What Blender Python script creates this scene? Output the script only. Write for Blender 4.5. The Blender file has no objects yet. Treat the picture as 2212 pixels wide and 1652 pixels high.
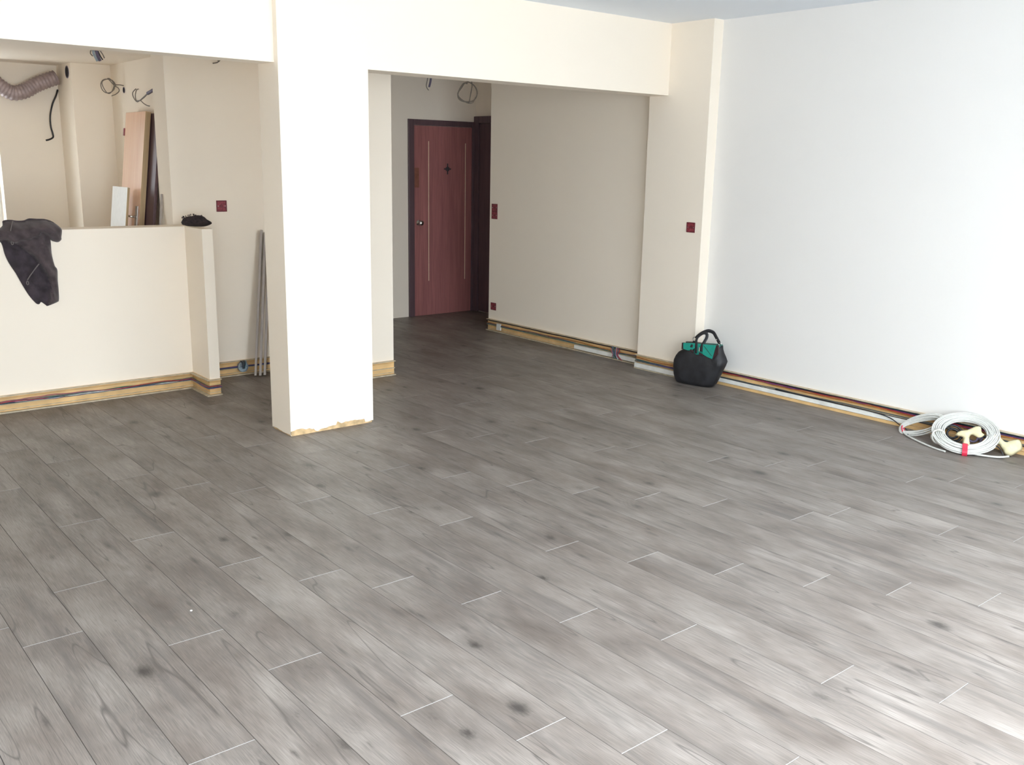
import bpy, bmesh, math, random
from mathutils import Vector, Matrix, noise
from mathutils.geometry import delaunay_2d_cdt

scene = bpy.context.scene
C = scene.collection
random.seed(7)

# ------------------------------------------------------------------ camera, sky, exposure
FPX = 2055.7; YAW = 0.69314; PITCH = -0.22729; ROLL = 0.018829
CAM = Vector((0.0, 0.0, 1.605))
fwd = Vector((math.sin(YAW)*math.cos(PITCH), math.cos(YAW)*math.cos(PITCH), math.sin(PITCH)))
rgt = Vector((math.cos(YAW), -math.sin(YAW), 0)); upv = rgt.cross(fwd)
r2 = math.cos(ROLL)*rgt + math.sin(ROLL)*upv
u2 = -math.sin(ROLL)*rgt + math.cos(ROLL)*upv
cd = bpy.data.cameras.new('camera'); cam = bpy.data.objects.new('camera', cd); C.objects.link(cam)
cam.matrix_world = Matrix(((r2.x, u2.x, -fwd.x, CAM.x), (r2.y, u2.y, -fwd.y, CAM.y), (r2.z, u2.z, -fwd.z, CAM.z), (0, 0, 0, 1)))
cd.sensor_fit = 'HORIZONTAL'; cd.sensor_width = 36.0; cd.lens = FPX/2212*36.0
cd.clip_start = 0.05; cd.clip_end = 200
scene.camera = cam

world = bpy.data.worlds.new('world'); scene.world = world; world.use_nodes = True
bg = world.node_tree.nodes['Background']
def overcast_sky(strength, col, ground):
    # CIE overcast sky: luminance (1 + 2 sin h) / 3 above the horizon, light grey ground below it
    nt = world.node_tree
    tc = nt.nodes.new('ShaderNodeTexCoord'); sp = nt.nodes.new('ShaderNodeSeparateXYZ')
    nt.links.new(tc.outputs['Generated'], sp.inputs[0])
    mr = nt.nodes.new('ShaderNodeMapRange'); nt.links.new(sp.outputs[2], mr.inputs[0])
    mr.inputs[1].default_value = 0.0; mr.inputs[2].default_value = 1.0; mr.inputs[3].default_value = 1/3; mr.inputs[4].default_value = 1.0
    up = nt.nodes.new('ShaderNodeMath'); up.operation = 'GREATER_THAN'; nt.links.new(sp.outputs[2], up.inputs[0]); up.inputs[1].default_value = 0.0
    mx = nt.nodes.new('ShaderNodeMix'); nt.links.new(up.outputs[0], mx.inputs[0]); mx.inputs[2].default_value = ground; nt.links.new(mr.outputs[0], mx.inputs[3])
    st = nt.nodes.new('ShaderNodeMath'); st.operation = 'MULTIPLY'; nt.links.new(mx.outputs[0], st.inputs[0]); st.inputs[1].default_value = strength
    bg.inputs[0].default_value = (*col, 1); nt.links.new(st.outputs[0], bg.inputs[1])
overcast_sky(23.4, (0.87, 0.945, 1.0), 0.36)
vs = scene.view_settings
vs.view_transform = 'Standard'; vs.look = 'None'; vs.gamma = 1.0; vs.use_curve_mapping = False
vs.exposure = 0.0
cy = scene.cycles
cy.max_bounces = 9; cy.diffuse_bounces = 8; cy.glossy_bounces = 3; cy.transparent_max_bounces = 8
cy.caustics_reflective = False; cy.caustics_refractive = False
cy.use_denoising = True
cy.use_adaptive_sampling = True; cy.adaptive_threshold = 0.15

# windows of the flat, (wall, a0, a1, z0, z1): balcony doors behind the camera, one in the kitchen rear wall
FACADE_Y = 0.10; LEFT_X = -1.6; KIT_Y = 8.60
WIN_A = (-1.3, 4.7, 0.04, 2.46)
WIN_K = (0.95, 1.806, 0.98, 2.15)
def portal(name, loc, sx, sy, rot):
    l = bpy.data.lights.new(name, 'AREA'); l.shape = 'RECTANGLE'; l.size = sx; l.size_y = sy
    l.cycles.is_portal = True
    o = bpy.data.objects.new(name, l); C.objects.link(o); o.location = loc; o.rotation_euler = rot
    return o
portal('daylight_portal', ((WIN_A[0]+WIN_A[1])/2, FACADE_Y-0.22, (WIN_A[2]+WIN_A[3])/2), WIN_A[1]-WIN_A[0], WIN_A[3]-WIN_A[2], (math.pi/2, 0, 0))
portal('daylight_portal', ((WIN_K[0]+WIN_K[1])/2, KIT_Y+0.2, (WIN_K[2]+WIN_K[3])/2), WIN_K[1]-WIN_K[0], WIN_K[3]-WIN_K[2], (-math.pi/2, 0, 0))

# ------------------------------------------------------------------ materials
def nodes_of(name):
    m = bpy.data.materials.new(name); m.use_nodes = True
    nt = m.node_tree; b = nt.nodes['Principled BSDF']
    return m, nt, b
def lk(nt, a, b): nt.links.new(a, b)
def tcoord(nt, out='Object'):
    t = nt.nodes.new('ShaderNodeTexCoord'); return t.outputs[out]
def mapping(nt, vec, scale=(1, 1, 1), loc=(0, 0, 0)):
    n = nt.nodes.new('ShaderNodeMapping'); lk(nt, vec, n.inputs['Vector'])
    n.inputs['Scale'].default_value = scale; n.inputs['Location'].default_value = loc
    return n.outputs[0]
def noise_tex(nt, vec, scale, detail=3, rough=0.5, dist=0.0):
    n = nt.nodes.new('ShaderNodeTexNoise'); lk(nt, vec, n.inputs['Vector'])
    n.inputs['Scale'].default_value = scale; n.inputs['Detail'].default_value = detail
    n.inputs['Roughness'].default_value = rough; n.inputs['Distortion'].default_value = dist
    return n.outputs['Fac']
def ramp(nt, fac, stops):
    n = nt.nodes.new('ShaderNodeValToRGB'); lk(nt, fac, n.inputs[0])
    el = n.color_ramp.elements
    while len(el) > len(stops): el.remove(el[-1])
    while len(el) < len(stops): el.new(1.0)
    for e, (p, c) in zip(el, stops):
        e.position = p; e.color = (*c, 1) if len(c) == 3 else c
    return n.outputs[0]
def math_n(nt, op, a, b=None, clamp=False):
    n = nt.nodes.new('ShaderNodeMath'); n.operation = op; n.use_clamp = clamp
    for i, v in enumerate((a, b)):
        if v is None: continue
        if isinstance(v, (int, float)): n.inputs[i].default_value = v
        else: lk(nt, v, n.inputs[i])
    return n.outputs[0]
def mix_col(nt, fac, a, b, mode='MIX'):
    n = nt.nodes.new('ShaderNodeMix'); n.data_type = 'RGBA'; n.blend_type = mode
    for key, v in ((0, fac), (6, a), (7, b)):
        if isinstance(v, (int, float)): n.inputs[key].default_value = v
        elif isinstance(v, tuple): n.inputs[key].default_value = (*v, 1)
        else: lk(nt, v, n.inputs[key])
    return n.outputs[2]
def bump(nt, b, height, strength, dist=0.002):
    n = nt.nodes.new('ShaderNodeBump'); n.inputs['Strength'].default_value = strength
    n.inputs['Distance'].default_value = dist
    lk(nt, height, n.inputs['Height']); lk(nt, n.outputs[0], b.inputs['Normal'])

def plain(name, col, rough=0.6, metal=0.0, var=0.12, scale=25, bmp=0.0, spec=0.5, sheen=0.0):
    m, nt, b = nodes_of(name)
    v = tcoord(nt); f = noise_tex(nt, v, scale, 2)
    c0 = tuple(max(0, x*(1-var)) for x in col); c1 = tuple(min(1, x*(1+var)) for x in col)
    lk(nt, ramp(nt, f, [(0.3, c0), (0.7, c1)]), b.inputs['Base Color'])
    b.inputs['Roughness'].default_value = rough; b.inputs['Metallic'].default_value = metal
    b.inputs['Specular IOR Level'].default_value = spec
    if sheen: b.inputs['Sheen Weight'].default_value = sheen
    if bmp: bump(nt, b, noise_tex(nt, v, scale*6, 4), bmp)
    return m

def plaster(name, col):
    m, nt, b = nodes_of(name)
    v = tcoord(nt)
    f = noise_tex(nt, v, 1.3, 1, 0.5)
    lk(nt, ramp(nt, f, [(0.3, tuple(x*0.985 for x in col)), (0.7, col)]), b.inputs['Base Color'])
    b.inputs['Roughness'].default_value = 0.75; b.inputs['Specular IOR Level'].default_value = 0.25
    return m

def wood_floor():
    m, nt, b = nodes_of('grey_oak_laminate')
    v = tcoord(nt)
    oi = nt.nodes.new('ShaderNodeObjectInfo')
    comb = nt.nodes.new('ShaderNodeCombineXYZ')
    lk(nt, math_n(nt, 'MULTIPLY', oi.outputs['Random'], 13.7), comb.inputs[0])
    lk(nt, math_n(nt, 'MULTIPLY', oi.outputs['Random'], 71.3), comb.inputs[1])
    add = nt.nodes.new('ShaderNodeVectorMath'); add.operation = 'ADD'
    lk(nt, v, add.inputs[0]); lk(nt, comb.outputs[0], add.inputs[1]); p = add.outputs[0]
    # broad tone clouds stretched along the board
    big = noise_tex(nt, mapping(nt, p, (5.0, 2.0, 1)), 1.0, 3, 0.6, 0.0)
    base = ramp(nt, big, [(0.22, (0.090, 0.072, 0.061)), (0.40, (0.158, 0.133, 0.116)), (0.58, (0.220, 0.192, 0.172)), (0.80, (0.292, 0.260, 0.236))])
    # knots
    def vor(scale_vec, rnd):
        n = nt.nodes.new('ShaderNodeTexVoronoi'); n.feature = 'F1'; n.inputs['Scale'].default_value = 1.0
        n.inputs['Randomness'].default_value = rnd
        wob = nt.nodes.new('ShaderNodeTexNoise'); lk(nt, mapping(nt, p, (30, 9, 1)), wob.inputs['Vector'])
        sc = nt.nodes.new('ShaderNodeVectorMath'); sc.operation = 'SCALE'; lk(nt, wob.outputs['Color'], sc.inputs[0]); sc.inputs['Scale'].default_value = 0.13
        a2 = nt.nodes.new('ShaderNodeVectorMath'); a2.operation = 'ADD'
        lk(nt, mapping(nt, p, scale_vec), a2.inputs[0]); lk(nt, sc.outputs[0], a2.inputs[1])
        lk(nt, a2.outputs[0], n.inputs['Vector'])
        return n
    k1 = vor((5.4, 3.3, 0.001), 0.95)
    pick = nt.nodes.new('ShaderNodeSeparateColor'); lk(nt, k1.outputs['Color'], pick.inputs[0])
    sel = math_n(nt, 'GREATER_THAN', pick.outputs[0], 0.34)
    size = math_n(nt, 'ADD', math_n(nt, 'MULTIPLY', pick.outputs[1], 0.10), 0.05)
    kd = math_n(nt, 'DIVIDE', k1.outputs['Distance'], size)
    core = math_n(nt, 'MULTIPLY', math_n(nt, 'SUBTRACT', 1.0, math_n(nt, 'SUBTRACT', kd, 0.35), True), sel)
    halo = math_n(nt, 'MULTIPLY', math_n(nt, 'SUBTRACT', 1.0, math_n(nt, 'MULTIPLY', k1.outputs['Distance'], 2.6), True), sel)
    # growth rings bent round the knots
    warp = noise_tex(nt, mapping(nt, p, (7, 1.3, 1)), 1.0, 2, 0.5)
    sx = nt.nodes.new('ShaderNodeSeparateXYZ'); lk(nt, p, sx.inputs[0])
    ph = math_n(nt, 'ADD', math_n(nt, 'MULTIPLY', sx.outputs[0], 150.0), math_n(nt, 'MULTIPLY', warp, 62.0))
    ph = math_n(nt, 'ADD', ph, math_n(nt, 'MULTIPLY', halo, 26.0))
    rings = math_n(nt, 'SINE', ph)
    rings = math_n(nt, 'MULTIPLY', math_n(nt, 'ADD', rings, 1.0), 0.5)
    ringamt = ramp(nt, noise_tex(nt, mapping(nt, p, (5, 0.9, 1), (3, 9, 0)), 1.0, 2), [(0.45, (0, 0, 0)), (0.62, (1, 1, 1))])
    col = mix_col(nt, math_n(nt, 'MULTIPLY', math_n(nt, 'MULTIPLY', rings, ringamt), 0.42), base, (0.13, 0.118, 0.108))
    # fine pores
    fine = noise_tex(nt, mapping(nt, p, (330, 10, 1)), 1.0, 2, 0.65)
    col = mix_col(nt, 0.7, col, ramp(nt, fine, [(0.25, (0.28, 0.28, 0.28)), (0.5, (0.5, 0.5, 0.5)), (0.75, (0.68, 0.68, 0.68))]), 'OVERLAY')
    # long dark streaks and cracks
    st = noise_tex(nt, mapping(nt, p, (17, 0.95, 1), (5, 2, 0)), 1.0, 2, 0.55, 0.0)
    stm = ramp(nt, st, [(0.56, (0, 0, 0)), (0.70, (1, 1, 1))])
    col = mix_col(nt, math_n(nt, 'MULTIPLY', stm, 0.62), col, (0.105, 0.092, 0.085))
    ck = noise_tex(nt, mapping(nt, p, (9, 0.8, 1), (1, 7, 0)), 1.0, 1, 0.5, 0.0)
    ckm = math_n(nt, 'SUBTRACT', 1.0, math_n(nt, 'MULTIPLY', math_n(nt, 'ABSOLUTE', math_n(nt, 'SUBTRACT', ck, 0.62)), 130.0), True)
    col = mix_col(nt, math_n(nt, 'MULTIPLY', ckm, 0.75), col, (0.07, 0.06, 0.055))
    col = mix_col(nt, math_n(nt, 'MULTIPLY', halo, 0.55), col, (0.10, 0.085, 0.075))
    col = mix_col(nt, math_n(nt, 'MULTIPLY', core, 0.95), col, (0.045, 0.038, 0.034))
    # short dark dashes along the grain
    k2 = vor((15.0, 3.4, 0.001), 1.0)
    pk2 = nt.nodes.new('ShaderNodeSeparateColor'); lk(nt, k2.outputs['Color'], pk2.inputs[0])
    sz2 = math_n(nt, 'ADD', math_n(nt, 'MULTIPLY', pk2.outputs[1], 0.17), 0.07)
    dash = math_n(nt, 'SUBTRACT', 1.0, math_n(nt, 'SUBTRACT', math_n(nt, 'DIVIDE', k2.outputs['Distance'], sz2), 0.2), True)
    dash = math_n(nt, 'MULTIPLY', dash, math_n(nt, 'GREATER_THAN', pk2.outputs[0], 0.60))
    col = mix_col(nt, math_n(nt, 'MULTIPLY', dash, 0.85), col, (0.065, 0.055, 0.05))
    # board-to-board tone
    tone = nt.nodes.new('ShaderNodeMapRange'); lk(nt, oi.outputs['Random'], tone.inputs[0])
    tone.inputs[3].default_value = 0.95; tone.inputs[4].default_value = 1.05
    tc = nt.nodes.new('ShaderNodeCombineColor')
    for i in range(3): lk(nt, tone.outputs[0], tc.inputs[i])
    col = mix_col(nt, 1.0, col, tc.outputs[0], 'MULTIPLY')
    lk(nt, col, b.inputs['Base Color'])
    lk(nt, ramp(nt, fine, [(0.2, (0.52, 0.52, 0.52)), (0.8, (0.38, 0.38, 0.38))]), b.inputs['Roughness'])
    b.inputs['Specular IOR Level'].default_value = 0.5
    return m

def wood(name, c0, c1, axis=2, rough=0.5, ring=38.0):
    m, nt, b = nodes_of(name)
    v = tcoord(nt)
    s = [22, 22, 22]; s[axis] = 1.2
    f = noise_tex(nt, mapping(nt, v, tuple(s)), 1.0, 5, 0.6, 0.8)
    s2 = [120, 120, 120]; s2[axis] = 4
    g = noise_tex(nt, mapping(nt, v, tuple(s2)), 1.0, 3)
    col = ramp(nt, f, [(0.3, c0), (0.7, c1)])
    col = mix_col(nt, 0.35, col, ramp(nt, g, [(0.3, (0.3, 0.3, 0.3)), (0.7, (0.66, 0.66, 0.66))]), 'OVERLAY')
    lk(nt, col, b.inputs['Base Color']); b.inputs['Roughness'].default_value = rough
    return m

M = {}
M['wall'] = plaster('cream_plaster', (0.90, 0.818, 0.705))
M['white_wall'] = plaster('white_plaster', (0.805, 0.79, 0.765))
M['ceiling'] = plaster('ceiling_daylight_tint', (0.80, 0.845, 0.90))  # white ceiling, with the window's bluish light mixed into its colour
M['floor'] = wood_floor()
M['end_glint'] = plain('painted_joint_glint', (0.30, 0.29, 0.28), 0.28, var=0.05)  # paler end bevels paint in the glint of daylight on the plank ends
M['groove'] = plain('dark_groove', (0.13, 0.115, 0.105), 0.7, var=0.05)
M['screed'] = plain('screed', (0.10, 0.09, 0.085), 0.9)
M['core'] = plain('ochre_render', (0.62, 0.44, 0.24), 0.9, var=0.35, scale=18, bmp=0.4)
M['trunk'] = plain('ochre_plastic', (0.68, 0.45, 0.205), 0.55, var=0.16, scale=7)
M['lip'] = plain('pale_plastic_lip', (0.50, 0.43, 0.31), 0.5, var=0.22, scale=25)
M['cover'] = plain('white_trunking_cover', (0.72, 0.72, 0.68), 0.45, var=0.12, scale=12)
M['mahog'] = wood('hazed_mahogany_veneer', (0.30, 0.118, 0.115), (0.40, 0.160, 0.150), 2, 0.38)  # wood lightened and greyed to mauve, lens haze put into the colour
M['darkwood'] = wood('dark_frame_wood', (0.095, 0.058, 0.068), (0.130, 0.078, 0.088), 2, 0.45)
M['brass'] = plain('brass_inlay', (0.92, 0.76, 0.55), 0.35, 0.15, var=0.04)
M['chrome'] = plain('chrome', (0.75, 0.75, 0.74), 0.18, 1.0, var=0.03)
M['steel'] = plain('dull_steel', (0.45, 0.44, 0.43), 0.4, 0.9, var=0.1)
M['dim'] = plain('dark_star_plate', (0.05, 0.04, 0.045), 0.5)
M['plate'] = plain('door_reflection_tone', (0.23, 0.09, 0.06), 0.4)  # tone of the faint reflection painted on the entrance door
M['redbox'] = plain('maroon_box_plastic', (0.24, 0.030, 0.045), 0.5, var=0.45, scale=90)
M['redbox2'] = plain('maroon_box_rim', (0.15, 0.018, 0.028), 0.5, var=0.2, scale=60)
M['peach'] = wood('peach_veneer', (0.78, 0.50, 0.34), (0.88, 0.62, 0.45), 2, 0.3)
M['tanedge'] = wood('tan_edge_wood', (0.40, 0.28, 0.15), (0.52, 0.38, 0.22), 2, 0.6)
M['whiteboard'] = plain('white_melamine', (0.74, 0.74, 0.70), 0.4, var=0.03)
M['greystrip'] = wood('grey_skirting', (0.26, 0.22, 0.20), (0.40, 0.35, 0.32), 2, 0.5)
M['greypanel'] = plain('thin_grey_panel', (0.36, 0.31, 0.27), 0.6)
M['duct'] = plain('mauve_duct', (0.34, 0.27, 0.27), 0.42, 0.15, var=0.15)
M['blackcable'] = plain('black_cable', (0.018, 0.017, 0.02), 0.45)
M['greycable'] = plain('grey_cable', (0.20, 0.17, 0.14), 0.55)
M['conduit'] = plain('purple_grey_conduit', (0.12, 0.10, 0.16), 0.5)
M['whitecable'] = plain('white_cable', (0.60, 0.60, 0.57), 0.38, var=0.06, scale=60)
M['offcable'] = plain('grey_white_cable', (0.52, 0.51, 0.47), 0.45, var=0.2, scale=60)
M['redtape'] = plain('red_tape', (0.62, 0.03, 0.07), 0.4, var=0.05)
M['cream'] = plain('cream_rubber', (0.66, 0.60, 0.38), 0.65, var=0.10, scale=30, bmp=0.2)
M['hole'] = plain('black_hole', (0.012, 0.009, 0.010), 0.9)
M['frame'] = plain('white_window_frame', (0.80, 0.80, 0.80), 0.4, var=0.02)
for n, c in dict(green=(0.07, 0.16, 0.11), purple=(0.12, 0.05, 0.20), red=(0.40, 0.035, 0.04), blue=(0.05, 0.09, 0.17), slate=(0.10, 0.12, 0.12), teal=(0.03, 0.10, 0.12), pink=(0.35, 0.10, 0.14), dark=(0.02, 0.02, 0.03), sky=(0.30, 0.36, 0.40), white=(0.6, 0.6, 0.55), orange=(0.45, 0.16, 0.04)).items():
    M['w_'+n] = plain('wire_'+n, c, 0.45, var=0.2, scale=40)
M['bag'] = plain('black_leather', (0.013, 0.013, 0.016), 0.58, var=0.5, scale=14, bmp=0.5)
M['bagtrim'] = plain('dark_brown_trim', (0.035, 0.015, 0.018), 0.4)
M['teal'] = plain('teal_suede', (0.006, 0.27, 0.205), 0.6, var=0.15, scale=20, bmp=0.3)
M['jacket_out'] = plain('faded_plum_cotton', (0.060, 0.043, 0.047), 0.9, var=0.35, scale=22, bmp=0.6, sheen=0.2)
M['jacket'] = plain('dark_plum_cotton', (0.034, 0.024, 0.031), 0.9, var=0.45, scale=22, bmp=0.6, sheen=0.2)
M['zip'] = plain('dull_zip', (0.15, 0.13, 0.125), 0.6, 0.1)
M['knit'] = plain('dark_knit', (0.030, 0.020, 0.022), 0.95, var=0.5, scale=60, bmp=0.8)
def glass():
    m, nt, b = nodes_of('window_glass')
    t = nt.nodes.new('ShaderNodeBsdfTransparent'); g = nt.nodes.new('ShaderNodeBsdfGlossy'); g.inputs['Roughness'].default_value = 0.02
    mx = nt.nodes.new('ShaderNodeMixShader'); mx.inputs[0].default_value = 0.05
    lk(nt, t.outputs[0], mx.inputs[1]); lk(nt, g.outputs[0], mx.inputs[2])
    lk(nt, mx.outputs[0], nt.nodes['Material Output'].inputs[0]); return m
M['glass'] = glass()

# ------------------------------------------------------------------ mesh helpers
def mesh(name, verts, faces, mats, fmat=None, smooth=False):
    me = bpy.data.meshes.new(name); me.from_pydata([tuple(v) for v in verts], [], faces)
    for m in (mats if isinstance(mats, (list, tuple)) else [mats]): me.materials.append(M[m] if isinstance(m, str) else m)
    if fmat: me.polygons.foreach_set('material_index', fmat)
    if smooth: me.polygons.foreach_set('use_smooth', [True]*len(me.polygons))
    me.validate(); me.update()
    return me
def obj(name, me, parent=None, loc=(0, 0, 0)):
    o = bpy.data.objects.new(name, me); C.objects.link(o); o.location = loc
    if parent: o.parent = parent
    return o
def tag(o, label=None, cat=None, group=None, kind=None):
    if label: o['label'] = label
    if cat: o['category'] = cat
    if group: o['group'] = group
    if kind: o['kind'] = kind
    return o
def thing(name, loc, label, cat, group=None, rot=(0, 0, 0)):
    o = bpy.data.objects.new(name, None); C.objects.link(o); o.location = loc; o.rotation_euler = rot
    o.empty_display_size = 0.1
    return tag(o, label, cat, group)
class G:
    def __init__(s): s.v = []; s.f = []; s.m = []
    def add(s, v, f, mi=0):
        k = len(s.v); s.v += [Vector(p) for p in v]; s.f += [tuple(i+k for i in q) for q in f]; s.m += [mi]*len(f); return s
    def box(s, x0, x1, y0, y1, z0, z1, mi=0):
        return s.add([(x0, y0, z0), (x1, y0, z0), (x1, y1, z0), (x0, y1, z0), (x0, y0, z1), (x1, y0, z1), (x1, y1, z1), (x0, y1, z1)],
                     [(0, 3, 2, 1), (4, 5, 6, 7), (0, 1, 5, 4), (1, 2, 6, 5), (2, 3, 7, 6), (3, 0, 4, 7)], mi)
    def bbox(s, x0, x1, y0, y1, z0, z1, b=0.003, mi=0):        # box with chamfered edges
        bm = bmesh.new()
        vs_ = [bm.verts.new(p) for p in [(x0, y0, z0), (x1, y0, z0), (x1, y1, z0), (x0, y1, z0), (x0, y0, z1), (x1, y0, z1), (x1, y1, z1), (x0, y1, z1)]]
        for q in [(0, 3, 2, 1), (4, 5, 6, 7), (0, 1, 5, 4), (1, 2, 6, 5), (2, 3, 7, 6), (3, 0, 4, 7)]: bm.faces.new([vs_[i] for i in q])
        bmesh.ops.bevel(bm, geom=bm.edges[:], offset=b, segments=2, affect='EDGES', profile=0.5)
        bm.verts.index_update()
        s.add([v.co for v in bm.verts], [[v.index for v in f.verts] for f in bm.faces], mi); bm.free(); return s
    def tube(s, pts, r, sides=8, closed=False, flat=None, mi=0, caps=True, up=None):
        pts = [Vector(p) for p in pts]; n = len(pts); rad = r if callable(r) else (lambda t: r)
        k0 = len(s.v); prev = None; rings = []
        for i, p in enumerate(pts):
            a = pts[(i-1) % n] if (closed or i > 0) else p; b = pts[(i+1) % n] if (closed or i < n-1) else p
            t = (b-a).normalized() if (b-a).length > 1e-9 else Vector((0, 0, 1))
            if prev is None:
                ref = Vector(up) if up else (Vector((0, 0, 1)) if abs(t.z) < 0.9 else Vector((1, 0, 0)))
                nn = (ref - t*ref.dot(t)).normalized()
            else:
                nn = prev - t*prev.dot(t); nn = nn.normalized() if nn.length > 1e-6 else prev
            prev = nn; bb = t.cross(nn); R = rad(i/max(1, n-1)); fa, fb = flat if flat else (1, 1)
            rings.append([p + nn*math.cos(2*math.pi*j/sides)*R*fa + bb*math.sin(2*math.pi*j/sides)*R*fb for j in range(sides)])
        vv = [q for rg in rings for q in rg]; ff = []
        for i in range(n if closed else n-1):
            i2 = (i+1) % n
            for j in range(sides): ff.append((i*sides+j, i*sides+(j+1) % sides, i2*sides+(j+1) % sides, i2*sides+j))
        if not closed and caps:
            ff.append(tuple(reversed(range(sides)))); ff.append(tuple((n-1)*sides+j for j in range(sides)))
        return s.add(vv, ff, mi)
    def loft(s, rings, mi=0, caps=True):
        n = len(rings[0]); vv = [q for rg in rings for q in rg]; ff = []
        for i in range(len(rings)-1):
            for j in range(n): ff.append((i*n+j, i*n+(j+1) % n, (i+1)*n+(j+1) % n, (i+1)*n+j))
        if caps: ff.append(tuple(reversed(range(n)))); ff.append(tuple((len(rings)-1)*n+j for j in range(n)))
        return s.add(vv, ff, mi)
    def build(s, name, mats, parent=None, loc=(0, 0, 0), smooth=False):
        return obj(name, mesh(name, s.v, s.f, mats, s.m, smooth), parent, loc)
def sm(pts, n=6, closed=False):                 # Catmull-Rom
    P = [Vector(p) for p in pts]; out = []; L = len(P)
    rng = range(L) if closed else range(L-1)
    for i in rng:
        p0 = P[(i-1) % L] if (closed or i > 0) else P[0]; p1 = P[i]; p2 = P[(i+1) % L]; p3 = P[(i+2) % L] if (closed or i < L-2) else P[-1]
        for k in range(n):
            t = k/n
            out.append(0.5*((2*p1) + (p2-p0)*t + (2*p0-5*p1+4*p2-p3)*t*t + (3*p1-p0-3*p2+p3)*t**3))
    if not closed: out.append(P[-1])
    return out
def box_obj(name, mat, *b): return tag(G().box(*b).build(name, mat), kind='structure')

# ------------------------------------------------------------------ the setting
ZC = 2.621; ZS = 2.113; ZK = 2.30
XR = 5.7172; XP = 5.6145; YPF = 4.5974; YPB = 5.1778; YE = 7.262; XS = 6.357; YD = 8.3374
Y1 = 6.5333; XA = 2.4731; Z1 = 1.1346; YST = 6.2289; XST = 2.5466; Y2 = 6.7348; YP = 6.0792; XP1 = 3.8652
XC0 = 2.453; XC1 = 3.0171; YC = 4.9888; YCB = 5.2333; YBL = 5.035; YBR = 4.992; YB2 = 5.1855

# floor: base slab plus one mesh per laminate plank
floor = box_obj('floor', 'screed', LEFT_X-0.2, 6.6, FACADE_Y-0.2, 8.9, -0.12, -0.0125)
PW = 0.19308; X0 = 0.6002; PL = 1.3293
ends = {0: 3.2493, 1: 2.2951, 2: 2.97, 3: 2.62, 4: 2.14, 5: 1.8352, 6: 1.6068, 7: 2.62, 8: 2.2889, 9: 1.9795, 10: 1.4727, 11: 1.182, 12: 2.2135, 13: 1.9287, 14: 1.6868}
def row_end(i):
    if i in ends: return ends[i]
    if i > 14: return 1.6868 - 0.272*(i-14) + 0.11*math.sin(i*2.3)
    return 3.2493 + 0.31*(-i) + 0.13*math.sin(i*1.7)
def plank_mesh(w, l):
    a = 0.0008; e = 0.0011; d = 0.0011; g = 0.0004
    x0, x1, y0, y1 = g, w-g, g, l-g
    v = [(x0+a, y0+e, 0), (x1-a, y0+e, 0), (x1-a, y1-e, 0), (x0+a, y1-e, 0),
         (x0, y0, -d), (x1, y0, -d), (x1, y1, -d), (x0, y1, -d),
         (x0, y0, -0.0125), (x1, y0, -0.0125), (x1, y1, -0.0125), (x0, y1, -0.0125)]
    f = [(0, 1, 2, 3), (4, 5, 1, 0), (5, 6, 2, 1), (6, 7, 3, 2), (7, 4, 0, 3), (8, 9, 5, 4), (9, 10, 6, 5), (10, 11, 7, 6), (11, 8, 4, 7), (11, 10, 9, 8)]
    return mesh('plank', v, f, ['floor', 'end_glint', 'groove'], [0, 1, 2, 1, 2, 2, 2, 2, 2, 2])
full = plank_mesh(PW, PL)
def y_limit(x):
    if x < XA-0.02: return Y1 + 0.01
    if x < 3.40: return Y2 + 0.01
    if x < XP1-0.03: return YP + 0.01
    return YD + 0.01
for i in range(-11, 30):
    xa = X0 + i*PW; xb = xa + PW
    if xa > XS: break
    ylo = FACADE_Y; yhi = max(y_limit(xa), y_limit(xb-0.01))
    if xa > XR+0.001: ylo = YE
    xb = min(xb, XS)
    e0 = row_end(i); y = e0 - math.ceil((e0-ylo)/PL)*PL
    while y < yhi:
        a, b = max(y, ylo), min(y+PL, yhi)
        if b-a > 0.03:
            me = full if (b-a > PL-1e-4 and xb-xa > PW-1e-4) else plank_mesh(xb-xa, b-a)
            obj('plank', me, floor, (xa, a, 0))
        y += PL

box_obj('ceiling', 'ceiling', LEFT_X-0.2, 6.6, FACADE_Y-0.2, 8.9, ZC, ZC+0.15)
box_obj('kitchen_ceiling', 'wall', LEFT_X, 3.40, YB2, 8.85, ZK, ZC-0.001)
box_obj('wall_right', 'white_wall', XR, 6.6, FACADE_Y-0.2, YPB-0.05, -0.012, ZC)
box_obj('wall_hall_right', 'wall', XR, 6.6, YPB-0.05, YE, -0.012, ZC)
box_obj('wall_recess', 'wall', XS, 6.6, YE, 8.6, -0.012, ZC)
box_obj('wall_entrance', 'wall', XP1, XS, YD, 8.6, -0.012, ZC)
box_obj('wall_hall', 'wall', 3.40, XP1, YP, 8.6, -0.012, ZC)
box_obj('wall_partition', 'wall', XA-0.003, 3.40, Y2, 6.97, -0.012, ZK)
box_obj('wall_kitchen_side', 'wall', 2.577, 2.80, 6.97, 8.20, -0.012, ZK)
box_obj('wall_kitchen_nib', 'wall', 2.28, 2.80, 8.20, 8.85, -0.012, ZK)
g = G()                                            # kitchen rear wall round its window
for b in [(LEFT_X, WIN_K[0], -0.012, ZK), (WIN_K[1], 2.28, -0.012, ZK), (WIN_K[0], WIN_K[1], -0.012, WIN_K[2]), (WIN_K[0], WIN_K[1], WIN_K[3], ZK)]:
    g.box(b[0], b[1], KIT_Y, 8.85, b[2], b[3])
tag(g.build('wall_kitchen_rear', 'wall'), kind='structure')
g = G()                                            # low bar wall with its stub end
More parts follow.
